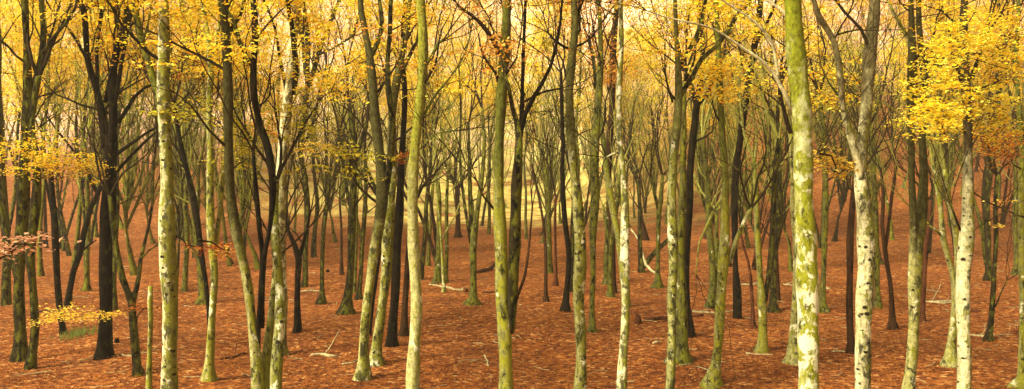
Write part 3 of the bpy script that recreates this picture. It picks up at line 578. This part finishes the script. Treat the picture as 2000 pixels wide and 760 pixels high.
tree("thickest trunk of all, mossy yellow-green with white lichen", ['lichen','dead'], [[(1587,920,46),(1586,850,43),(1584,760,41),(1581,700,40),(1578,620,40),(1576,560,40),(1573,500,40),(1569,440,38),(1566,380,38),(1565,320,38),(1563,260,37),(1560,200,36),(1557,140,36),(1553,80,35),(1551,30,35),(1550,-5,34)],
     [(1545,222,8),(1539,195,8),(1524,165,7),(1512,145,6),(1490,120,6),(1450,93,5),(1400,60,4),(1350,45,4),(1300,34,3),(1260,20,2)],[(1521,160,7),(1515,120,6),(1508,85,6),(1490,58,6),(1460,32,5),(1425,10,4),(1400,-8,4)],[(1542,42,10),(1530,22,8),(1512,10,6),(1490,-4,5)],[(1572,310,3),(1600,300,3)]], d=14.6, ty=-50, tw=.3, drift=.1,
     spr=[(1612,308,34,22,'ochre',420,.8,1578,285),(1640,330,24,16,'ochre',180,.9,1600,300)])
tree("pale grey trunk close behind the thickest trunk's left side", 'pale', [[(1552,710,44),(1552,695,28),(1553,670,22),(1555,640,20),(1556,560,18),(1555,480,16),(1550,400,14),(1548,330,12),(1545,260,10)]], ty=300, tw=.6)
tree("trunk on the floor just right of the thickest trunk", 'olive', [[(1607,609,24),(1607,592,14),(1608,560,11),(1610,500,11),(1611,440,12),(1611,380,13),(1610,300,12),(1606,240,9),(1600,180,7)]], ty=380, leaf=('olive',500,-50,250))
tree("brown trunk just left of the white knotted trunk", 'brown', [[(1663,690,19),(1662,670,14),(1661,640,12),(1660,580,13),(1661,520,14),(1662,460,14),(1666,400,11),(1672,340,8)]], ty=380)
tree("white trunk densely marked with black knots, with a dark left arm", ['white_spot_top','white_spot_top','dark'], [[(1682,880,36),(1683,820,33),(1684,760,31),(1686,700,31),(1689,640,32),(1692,580,31),(1694,520,30),(1692,460,31),(1687,400,29),(1682,360,26),(1683,320,24),(1687,270,22),(1693,220,22),(1697,160,22),(1701,100,24),(1705,50,25),(1707,-5,22)],
     [(1686,375,10),(1681,345,14),(1671,305,14),(1659,262,14),(1648,220,13),(1643,180,12),(1640,130,13),(1630,80,12),(1618,58,12),(1600,30,10),(1589,-5,8)],[(1634,68,4),(1655,62,4),(1675,58,3),(1692,60,2)],[(1641,190,5),(1618,160,4),(1600,120,3)]], d=16.2, ty=100, tw=.6, leaf=('gold',400,-40,100))
tree("dark trunk seen through the gap right of the white knotted trunk", 'olive', [[(1713,601,18),(1713,585,12),(1712,560,10),(1712,500,13),(1711,450,12),(1710,380,10),(1706,300,9),(1700,240,6)]], ty=400)
tree("crooked dark trunk splitting into two thin arms halfway up", 'brown', [[(1744,643,22),(1744,625,13),(1743,600,10),(1740,560,9),(1733,520,9),(1728,482,9),(1723,440,7),(1725,380,6),(1720,330,5)],[(1729,484,7),(1736,440,6),(1742,380,7),(1749,330,7),(1742,280,5)]], ty=400)
tree("pale green trunk with small black spots, double near the top", ['pale_dark_top','pale_dark_top','pale'], [[(1764,870,30),(1769,820,27),(1774,760,25),(1780,700,22),(1783,640,22),(1784,580,23),(1786,520,25),(1789,470,26),(1796,430,24),(1802,380,20),(1804,330,18),(1801,280,14),(1803,200,14),(1807,150,14),(1798,70,11),(1793,-5,10)],
     [(1786,500,10),(1783,460,13),(1780,400,13),(1778,340,14),(1780,280,13),(1780,240,15),(1783,180,17),(1782,120,17),(1779,60,12),(1777,-5,10)],[(1782,110,9),(1770,70,8),(1750,35,7),(1735,0,6)],[(1776,250,5),(1755,225,4),(1735,205,3),(1710,195,3)]], d=17.6, ty=220, tw=.8, leaf=('gold',500,-40,200))
tree("slim dark trunk just right of the pale green spotted trunk", 'rot', [[(1801,629,14),(1802,610,9),(1805,560,9),(1808,500,9),(1812,440,8),(1816,390,7)]], ty=400)
tree("pale mossy trunk opening in a V against the last white trunk", ['pale','pale'], [[(1857,713,36),(1857,698,20),(1859,670,15),(1863,640,15),(1867,600,15),(1868,570,17),(1860,530,12),(1850,495,11),(1842,460,11),(1838,420,10),(1830,370,9),(1820,320,7)],
     [(1868,575,12),(1870,520,11),(1869,470,12),(1862,430,11),(1852,380,9),(1845,330,8)],[(1841,462,5),(1828,450,5),(1812,438,4)]], ty=400, twig='twigolive')
tree("last white trunk on the right, plain below and black-knotted above", ['white_dark_top','dark'], [[(1882,880,32),(1881,820,29),(1881,760,28),(1881,700,26),(1881,640,26),(1882,580,25),(1883,520,25),(1887,460,26),(1890,400,24),(1892,350,21),(1893,290,18),(1892,240,17),(1890,190,18),(1883,150,20),(1880,110,22),(1882,60,15),(1885,-5,14)],[(1897,155,10),(1905,130,8),(1913,108,7),(1922,75,5)],[(1876,450,4),(1864,420,4),(1855,395,3)],[(1900,375,3),(1930,395,3),(1965,410,3),(1999,425,3)],[(1902,450,2),(1930,432,2),(1965,412,2)]], d=16.8, ty=170, tw=.6, drift=0,
     spr=[(1840,170,75,70,'bright',1900,-1.6,1886,230),(1900,75,100,50,'bright',1900,-1.2,1884,110),(1830,235,45,38,'bright',1100,-2.0,1886,260),(1935,215,65,55,'bright',1900,.4,1893,240),(1960,130,50,40,'gold',1000,.8,1892,180),(1950,270,55,26,'orange',700,1.5,1893,300),(1805,100,35,30,'gold',500,1.5,1882,130)])
tree("crooked thin dark trunk right of the last white trunk", 'dark', [[(1930,666,20),(1932,650,12),(1936,620,10),(1940,570,9),(1942,520,9),(1945,460,9),(1944,400,8),(1948,340,7)],[(1944,600,3),(1956,570,3),(1968,545,2)]], ty=440, leaf=('ochre',50,380,540))
tree("dark trunk with a stub fork behind the last white trunk", 'dark', [[(1930,549,18),(1931,530,12),(1930,500,11),(1928,440,12),(1926,390,16),(1930,340,18),(1937,290,16),(1942,240,14),(1947,205,13),(1955,150,10),(1958,100,8)],[(1937,285,10),(1925,262,8),(1915,240,6)]], ty=330, leaf=('orange',700,-50,330))
tree("slim mossy trunk on the slope near the right edge", 'olive', [[(1985,537,18),(1985,520,11),(1984,480,10),(1982,420,9),(1984,360,8),(1980,300,6)]], ty=420, twig='twigolive')
tree("mossy trunk with a green foot cut by the right edge", 'mossy', [[(1990,757,34),(1994,740,17),(1995,700,12),(1996,640,11),(1997,560,12),(1995,480,14),(1993,400,12),(1996,300,11),(1990,200,9),(1985,100,8),(1990,0,7)]], ty=300, spr=[(1965,300,40,24,'orange',500,-1,1994,330),(1975,40,30,40,'gold',700,-1,1988,100)])
# ------------------------------------------------------------------ the wood behind: kinds of tree, then each one planted
def far_tree(kind, H, seed, mats, leaf=None, nleaf=0, lsize=.125):
    rng = np.random.default_rng(seed)
    root = thing('beech_tree', 'x', 'tree', (0, 0, 0))
    T = MB(); tw = MB(); tips = []
    def stem(p, ang, az, L, r0, bend=.2, sides=6, fl=None, twz=.3):
        n = 9; d_ = np.array([math.sin(ang) * math.cos(az), math.sin(ang) * math.sin(az), math.cos(ang)])
        pts = [np.array(p, float)]
        for i in range(n):
            d_ = unit(d_ + rng.normal(0, .105, 3) + np.array([0, 0, .07 * bend * 5]))
            pts.append(pts[-1] + d_ * L / n)
        rad = r0 * (1 - .82 * (np.arange(n + 1) / n) ** .9)
        pth, rr = smooth_path(pts, rad, .6)
        T.tube(pth, rr, sides, lump=.05, seed=float(rng.uniform(0, 6)), flare=fl, cap=False)
        m = len(pth)
        for i in range(int(m * twz), m):
            if rng.uniform() < .85:
                td = unit(pth[min(i + 1, m - 1)] - pth[i - 1]); side = rng.normal(0, 1, 3); side = unit(side - td * side.dot(td)); a = rng.uniform(.4, .85)
                grow(tw, pth[i], td * math.cos(a) + side * math.sin(a), L * rng.uniform(.14, .26), max(float(rr[i]) * .45, .019), 2 if rng.uniform() < .45 else 1, rng, tips, upc=.2, sides=3, wig=.2)
        return pth, rr
    if kind == 'single':
        p, r = stem((0, 0, -.3), rng.uniform(0, .08), rng.uniform(0, 6), H, .12, fl=(0, .5, .2, 4), twz=.33)
        for k in range(4):
            i = int(len(p) * rng.uniform(.35, .65)); stem(p[i], rng.uniform(.35, .6), rng.uniform(0, 6.3), H * .42, float(r[i]) * .6, .3, 5)
    elif kind == 'vase':
        p, r = stem((0, 0, -.3), .04, 0, H * .25, .15, fl=(0, .5, .2, 4), twz=1)
        for k in range(9):
            stem(p[-1 - (k % 3)], rng.uniform(.12, .42), k * 2.4 + rng.uniform(0, .8), H * rng.uniform(.55, .75), .068, .25, 5, twz=.15)
    elif kind == 'twin':
        for s in (0, 1):
            p, r = stem((s * .12, 0, -.3), .12, s * math.pi + rng.uniform(-.5, .5), H * (1 - .1 * s), .10, fl=(0, .4, .2, 4), twz=.3)
            for k in range(2):
                i = int(len(p) * rng.uniform(.4, .6)); stem(p[i], rng.uniform(.3, .55), rng.uniform(0, 6.3), H * .4, float(r[i]) * .6, .3, 5)
    elif kind == 'lean':
        p, r = stem((0, 0, -.3), .2, rng.choice([0, math.pi]), H * .9, .12, fl=(0, .5, .2, 4), twz=.3, bend=.05)
        for k in range(3):
            i = int(len(p) * rng.uniform(.3, .6)); stem(p[i], rng.uniform(.3, .5), rng.uniform(0, 6.3), H * .4, float(r[i]) * .6, .3, 5)
    T.build('trunk', M[mats[0]], root); tw.build('twigs', M[mats[1]], root)
    if leaf:
        tp = [t for t in tips if t[2] > H * .47]; C = []
        for _ in range(nleaf // 22):
            t = tp[int(rng.integers(len(tp)))]
            C.append(spray(t + rng.normal(0, .25, 3), rng.uniform(.4, 1.3), rng.uniform(.4, 1.3), .05, 22, rng))
        leaves_mesh('crown', np.concatenate(C), lsize, LEAF[leaf], root, (0, 0, 0), rng, .35)
    return root
VAR = [  # (look words, tree)
 ('bare dark', far_tree('single', 12, 1, ('dark', 'twigolive'))),
 ('bare mossy', far_tree('single', 13, 2, ('olive', 'twigolive'))),
 ('vase-shaped mossy', far_tree('vase', 11.5, 3, ('olive', 'twigolive'))),
 ('vase-shaped dark', far_tree('vase', 12, 4, ('dark', 'twigolive'))),
 ('twin-stemmed mossy', far_tree('twin', 12, 5, ('olive', 'twigolive'))),
 ('twin-stemmed dark', far_tree('twin', 13, 6, ('dark', 'twig'))),
 ('leaning mossy', far_tree('lean', 12, 7, ('olive', 'twigolive'))),
 ('gold-leaved', far_tree('single', 17, 8, ('dark', 'twigolive'), 'gold', 13000)),
 ('gold-leaved', far_tree('twin', 16, 9, ('brown', 'twig'), 'gold', 13000)),
 ('orange-leaved', far_tree('vase', 16, 10, ('brown', 'twig'), 'orange', 10000)),
 ('olive-leaved', far_tree('vase', 13, 11, ('olive', 'twigolive'), 'olive', 5000)),
 ('yellow-leaved', far_tree('single', 15, 12, ('olive', 'twig'), 'bright', 12000)),
]
MARKS = [(0, 'the left edge'), (208, 'big black fork'), (331, 'first white trunk'), (522, 'joined pale clump'), (735, 'leaning pair'),
         (812, 'smooth curving trunk'), (988, 'split mossy trunk'), (1134, 'grey-green spotted trunk'), (1220, 'slimmest white trunk'),
         (1313, 'long-armed trunk'), (1408, 'green-footed trunk'), (1578, 'thickest trunk'), (1690, 'knotted white trunk'),
         (1785, 'pale double-topped trunk'), (1883, 'last white trunk'), (2000, 'the right edge')]
ORD = ['first', 'second', 'third', 'fourth', 'fifth', 'sixth', 'seventh', 'eighth', 'ninth', 'tenth', 'eleventh', 'twelfth']
rs = random.Random(11)
plants = []
def free(x, y, gap):
    return all((x - a) ** 2 + (y - b) ** 2 > gap * gap for a, b, *_ in TREES) and all((x - p[0]) ** 2 + (y - p[1]) ** 2 > gap * gap for p in plants)
BAND = [(40, 58, 34), (58, 80, 62), (80, 104, 66), (104, 134, 46)]
for d0, d1, cnt in BAND:
    k = tries = 0
    while k < cnt and tries < 6000:
        tries += 1
        y = rs.uniform(d0, d1); px = rs.uniform(-15, 2015); x = (px - CX) / FPX * y
        if d0 == 40 and 560 < px < 1330 and rs.random() < .75: continue       # the floor is open in the middle
        if 800 < px < 1050 and y < 95 and rs.random() < .6: continue
        if px > 1560 and y < 70 and rs.random() < .6: continue
        if not free(x, y, 1.7 if y < 60 else 2.1): continue
        r = rs.random()
        if y < 58: v = rs.choice([0, 1, 3, 5, 7, 2, 8, 7, 11])
        elif y < 80: v = rs.choice([0, 1, 2, 3, 2, 3, 6, 2, 7, 8, 11, 10, 3])
        elif y < 104: v = rs.choice([1, 2, 3, 4, 3, 2, 7, 2, 9, 10, 11, 8])
        else: v = rs.choice([2, 4, 1, 7, 2, 10, 11, 9])
        plants.append((x, y, px, v)); k += 1
used = {}
cells = {}
for x, y, px, v in plants:
    i = 0
    while i < len(MARKS) - 2 and px > MARKS[i + 1][0]: i += 1
    cells.setdefault((VAR[v][0], i), []).append((px, x, y, v))
def short(w): return w
for (look, i), L in cells.items():
    L.sort()
    for k, (px, x, y, v) in enumerate(L):
        src = VAR[v][1]
        if v not in used: root = src; used[v] = 1
        else:
            root = src.copy(); S.collection.objects.link(root)
            for ch in src.children:
                c = ch.copy(); S.collection.objects.link(c); c.parent = root
        z = float(hgt(x, y)); sc = rs.uniform(.85, 1.18)
        root.location = (x, y, z - .02); root.rotation_euler = (0, 0, rs.uniform(0, 6.28)); root.scale = (sc, sc, sc * rs.uniform(.92, 1.1))
        a, b = MARKS[i][1], MARKS[i + 1][1]
        o_ = '' if len(L) == 1 else ORD[k] + ' '
        frm = ' counted from left' if len(L) > 1 else ''
        root['label'] = (o_ + 'far ' + look + ' tree' + (' from left' if o_ else '') + ' between ' + a + ' and ' + b)
        root['group'] = 'trees of the wood behind'
assert len(used) == len(VAR)

# the wood farthest up the slope reads as one mass
def far_wood():
    rng = np.random.default_rng(77)
    for nm, vs, cnt in (('far_wood', [2, 3, 1, 4, 9, 7, 11], 70),):
        pts = []
        for _ in range(cnt):
            y = rng.uniform(134, 205); x = rng.uniform(-.75, .75) * y; pts.append((x, y))
        mats, Vs, Fs, Mi, o = [], [], [], [], 0
        src = {}
        for v in vs:
            for ch in VAR[v][1].children:
                me = ch.data; n = len(me.vertices); co = np.empty(n * 3, np.float32); me.vertices.foreach_get('co', co)
                lt = np.empty(len(me.polygons), np.int32); me.polygons.foreach_get('loop_total', lt)
                li = np.empty(len(me.loops), np.int32); me.loops.foreach_get('vertex_index', li)
                if not (lt == 4).all(): raise Exception('quads')
                f = li.reshape(-1, 4)
                if me.materials[0] not in mats: mats.append(me.materials[0])
                if ch.name.startswith(('twigs', 'crown')): f = f[: len(f) // 2]
                src.setdefault(v, []).append((co.reshape(-1, 3), f, mats.index(me.materials[0])))
        for x, y in pts:
            v = vs[int(rng.integers(len(vs)))]; a = rng.uniform(0, 6.28); s = rng.uniform(.8, 1.1); c_, s_ = math.cos(a) * s, math.sin(a) * s
            for co, f, mi in src[v]:
                w = np.stack([co[:, 0] * c_ - co[:, 1] * s_ + x, co[:, 0] * s_ + co[:, 1] * c_ + y, co[:, 2] * s + float(hgt(x, y))], 1)
                Vs.append(w); Fs.append(f + o); Mi.append(np.full(len(f), mi)); o += len(co)
        V = np.concatenate(Vs).astype(np.float32); F = np.concatenate(Fs); I = np.concatenate(Mi)
        me = bpy.data.meshes.new(nm); me.vertices.add(len(V)); me.vertices.foreach_set('co', V.ravel())
        me.loops.add(F.size); me.loops.foreach_set('vertex_index', F.ravel())
        me.polygons.add(len(F)); me.polygons.foreach_set('loop_start', np.arange(0, F.size, 4)); me.polygons.foreach_set('loop_total', np.full(len(F), 4))
        me.polygons.foreach_set('material_index', I)
        for m in mats: me.materials.append(m)
        me.update(calc_edges=True)
        ob = bpy.data.objects.new(nm, me); S.collection.objects.link(ob); ob['kind'] = 'stuff'
        ob['label'] = 'far woodland high on the slope fading into pale haze'
far_wood()

# ------------------------------------------------------------------ dead wood on the floor
def stick(name, label, cat, pts, mat, side=0, group=None, lift=.5, sides=7, rise=None):
    """pts: (px, py, width px) on the ground; rise: heights above ground in m"""
    rng = np.random.default_rng(int(pts[0][0]))
    W_, R_ = [], []
    for i, (px, py, w) in enumerate(pts):
        g = ground_at(px, py); r = w / 2 * g.y / FPX
        W_.append([g.x, g.y, g.z + r * lift + (rise[i] if rise else 0)]); R_.append(r)
    base = tuple(W_[0]); b = MB(); pth, rr = smooth_path(W_, R_, .15)
    n = len(pth); pth[1:-1] += rng.normal(0, .012, (n - 2, 3)); b.tube(pth, rr, sides, lump=.08, seed=float(rng.uniform(0, 5)))
    o = b.build(name, M[mat], None, base); o['label'] = label; o['category'] = cat
    if group: o['group'] = group
    if side:
        t = MB(); tips = []
        for _ in range(side):
            i = int(rng.integers(1, n - 1)); td = unit(pth[i + 1] - pth[i - 1]) if i < n - 1 else unit(pth[i] - pth[i - 1])
            dv = unit(td * .8 + np.array([rng.normal(0, .4), rng.normal(0, .6), abs(rng.normal(.25, .2))]))
            grow(t, pth[i], dv, rng.uniform(.4, 1.0), float(rr[i]) * .5, 1, rng, tips, upc=0, sides=4, kids=2)
        t.build('side_twigs', M[mat], o, (0, 0, 0)).matrix_parent_inverse.identity()
        ch = o.children[0]; ch.location = (-base[0], -base[1], -base[2])
    return o
b = MB(); rng = np.random.default_rng(8)
for _ in range(240):
    y = 17 + 40 * rng.uniform() ** 1.2; x = rng.uniform(-.6, .6) * y; a = rng.uniform(0, 6.28); L = rng.uniform(.2, .9); r = rng.uniform(.005, .014)
    q = []
    for f in (0, .35, .7, 1):
        xx_ = x + math.cos(a) * L * f + rng.normal(0, .03); yy_ = y + math.sin(a) * L * f + rng.normal(0, .03); q.append([xx_, yy_, float(hgt(xx_, yy_)) + .035 + rng.uniform(0, .04)])
    b.tube(q, [r, r * .9, r * .7, r * .3], 4, cap=False)
o = b.build('fallen_twigs', M['dead']); o['kind'] = 'stuff'; o['label'] = 'thin dead twigs scattered through the leaf litter'
GS = 'fallen sticks on the leaves'
stick('fallen_log', 'long pale bare log lying in front of the vase-shaped tree', 'log', [(838,556,3),(860,560,4),(890,566,5),(908,568,6)], 'dead')
stick('fallen_log', 'dark curved log left of the split mossy trunk', 'log', [(929,534,8),(945,531,9),(957,527,8),(968,514,5)], 'rot', side=2)
stick('fallen_branch', 'short dark stick just below the dark curved log', 'branch', [(942,573,5),(955,573,5),(966,571,3)], 'rot')
stick('fallen_log', 'dark fallen log ending beside the small rotten stump', 'log', [(1265,627,8),(1285,625,8),(1304,623,7),(1340,620,6),(1372,617,6)], 'rot')
stick('fallen_branch', 'pale twiggy branch ending under the mossy curved trunk', 'branch', [(1352,609,4),(1375,611,4),(1410,612,4),(1445,606,3)], 'dead', side=4, group=GS)
stick('fallen_branch', 'twisted stick with a pale middle, right of the smooth white trunk', 'branch', [(606,694,5),(622,693,5),(632,695,6),(645,698,7),(660,697,5)], 'dead', side=1, group=GS)
stick('fallen_branch', 'dark bent stick left of the joined pale clump', 'branch', [(430,702,4),(450,700,4),(466,695,4),(486,688,4)], 'rot', side=1, group=GS)
stick('fallen_branch', 'small white forked twig lying left of the split mossy trunk', 'branch', [(946,694,4),(950,703,4),(954,715,4)], 'dead', side=1, group=GS)
stick('fallen_branch', 'pale stick lying under the low-forked mossy trunk', 'branch', [(1457,691,4),(1480,692,4),(1510,694,3)], 'dead', group=GS)
stick('fallen_branch', 'long pale twig left of the pale green spotted trunk', 'branch', [(1655,688,3),(1635,686,3),(1625,688,3)], 'dead', group=GS)
stick('fallen_branch', 'pale tangled branch right of the pale green spotted trunk', 'branch', [(1803,588,5),(1820,591,5),(1848,593,4)], 'dead', side=5, group=GS)
stick('fallen_log', 'short dark log on the leaves right of the last white trunk', 'log', [(1898,609,8),(1906,609,9),(1915,610,6)], 'rot')
stick('fallen_branch', 'pale thin branch right of the last white trunk', 'branch', [(1895,655,3),(1915,657,4),(1925,659,3)], 'dead', side=2, group=GS)
stick('fallen_branch', 'pale twig across the slope right of the thickest trunk', 'branch', [(1530,556,3),(1560,560,3),(1600,563,4),(1622,564,4)], 'dead', side=4, group=GS)
stick('fallen_branch', 'pale branch lying on the slope left of the low-forked trunk', 'branch', [(1440,556,3),(1470,557,4),(1490,556,3)], 'dead', side=2, group=GS)
stick('fallen_branch', 'faint pale branch at the foot of the dark lyre-shaped fork', 'branch', [(588,570,3),(605,569,3),(625,569,3)], 'dead', side=1, group=GS)
stick('fallen_branch', 'thin stick crossing the leaves left of the leaning pair', 'branch', [(668,712,4),(690,708,4),(700,704,3)], 'dead', side=1, group=GS)
stick('fallen_branch', 'reddish short stick in the open leaves right of the slimmest white trunk', 'branch', [(1276,671,4),(1284,669,5),(1293,668,3)], 'dead', group=GS)
stick('fallen_branch', 'pale branch on the ground right of the big black fork', 'branch', [(216,696,3),(235,694,4),(258,697,3)], 'dead', side=2, group=GS)
stick('fallen_branch', 'thin pale stick left of the green-footed trunk', 'branch', [(1320,683,3),(1345,684,3),(1365,683,2)], 'dead', group=GS)
rsk = random.Random(4)
# dead trunk propped up on the slope
g = ground_at(1252, 531)
b = MB(); q0 = P(1249, 530, g.y); q1 = P(1312, 462, g.y + 1.2)
pp, rr = smooth_path([list(q0), list((q0 + q1) / 2 + Vector((0, 0, .1))), list(q1)], [.14, .12, .09], .3); b.tube(pp, rr, 8, lump=.08)
o = b.build('leaning_log', M['dark'], None, tuple(q0)); o['label'] = 'dead log leaning up to the right against a slim trunk'; o['category'] = 'log'
b = MB(); q0 = P(1262, 517, g.y - .6); q1 = P(1281, 534, g.y - 1.2)
pp, rr = smooth_path([list(P(1232, 448, g.y)), list(P(1248, 470, g.y - .2)), list(q0), list(q1)], [.03, .05, .07, .06], .3); b.tube(pp, rr, 6, lump=.06)
o = b.build('fallen_branch', M['dead'], None, tuple(q0)); o['label'] = 'pale broken branch lying across the foot of the leaning log'; o['category'] = 'branch'
# rotten stump, and small black ones
def stump(px, py, w, h, label, mat='rot'):
    g = ground_at(px, py); mp = g.y / FPX; b = MB(); r = w / 2 * mp; H = h * mp
    b.tube([[g.x, g.y, g.z - .1], [g.x, g.y, g.z + H * .4], [g.x + r * .1, g.y, g.z + H * .75]], [r, r * .8, r * .72], 12, lump=.1, seed=2, flare=(g.z, .5, .12, 4))
    for k in range(7):
        a = k * .9; x, y = g.x + math.cos(a) * r * .5, g.y + math.sin(a) * r * .5
        b.tube([[x, y, g.z + H * .6], [x, y, g.z + H * (.8 + .2 * ((k * 37) % 5) / 4)]], [r * .25, r * .06], 5)
    o = b.build('tree_stump', M[mat], None, tuple(g)); o['label'] = label; o['category'] = 'stump'
stump(1246, 632, 12, 21, 'small rotten upright stump at the left end of the dark fallen log')
stump(228, 669, 8, 10, 'tiny black stump between the big black fork and the snag', 'black')
stump(909, 570, 9, 9, 'dark stump end at the right tip of the long pale log', 'rot')
stump(640, 532, 6, 7, 'tiny black stump on the far leaves behind the spreading-root trunk', 'black')
stump(450, 516, 10, 12, 'dark low stump left of the joined pale clump', 'rot')
# tuft of grass
g = ground_at(152, 655); rng = np.random.default_rng(3); b = MB()
for _ in range(200):
    x = g.x + rng.normal(0, .24); y = g.y + rng.normal(0, .4); z = float(hgt(x, y)); a = rng.normal(0, .09, 2); h = rng.uniform(.1, .26)
    b.tube([[x, y, z], [x + a[0] * .4, y + a[1] * .4, z + h * .6], [x + a[0], y + a[1], z + h]], [.008, .006, .001], 3, cap=False)
o = b.build('grass', LEAF['grass'], None, tuple(g)); o['kind'] = 'stuff'; o['label'] = 'small tuft of green grass under the yellow leaf spray'

# leafless-pink sprig reaching in from a tree beyond the left edge
tree("trunk just beyond the left edge whose pinkish leafy sprig reaches into view", 'dark', [[(-150,1400,60),(-152,760,55),(-160,400,50),(-165,0,44)]], d=9.5, ty=-200, tw=.3, drift=0,
     spr=[(12,492,28,5,'pink',60,0,-120,560),(58,467,22,4,'pink',30,0,10,490)])
# ------------------------------------------------------------------ haze
def haze():
    me = bpy.data.meshes.new('haze'); x0, x1, y0, y1, z0, z1 = -430, 430, -130, 430, -1.4, 112
    v = [(x, y, z) for z in (z0, z1) for y in (y0, y1) for x in (x0, x1)]
    f = [(0, 2, 3, 1), (4, 5, 7, 6), (0, 1, 5, 4), (2, 6, 7, 3), (0, 4, 6, 2), (1, 3, 7, 5)]
    me.from_pydata(v, [], f)
    m, nt = newmat('haze')
    pv = N(nt, "ShaderNodeVolumePrincipled"); pv.inputs['Density'].default_value = HAZE_DENSITY
    pv.inputs['Color'].default_value = (1.0, .92, .79, 1); pv.inputs['Anisotropy'].default_value = .1
    o_ = N(nt, "ShaderNodeOutputMaterial"); nt.links.new(pv.outputs[0], o_.inputs['Volume'])
    me.materials.append(m); o = bpy.data.objects.new('haze', me); S.collection.objects.link(o)
    o['kind'] = 'stuff'; o['label'] = 'pale warm autumn haze hanging in the wood'
haze()
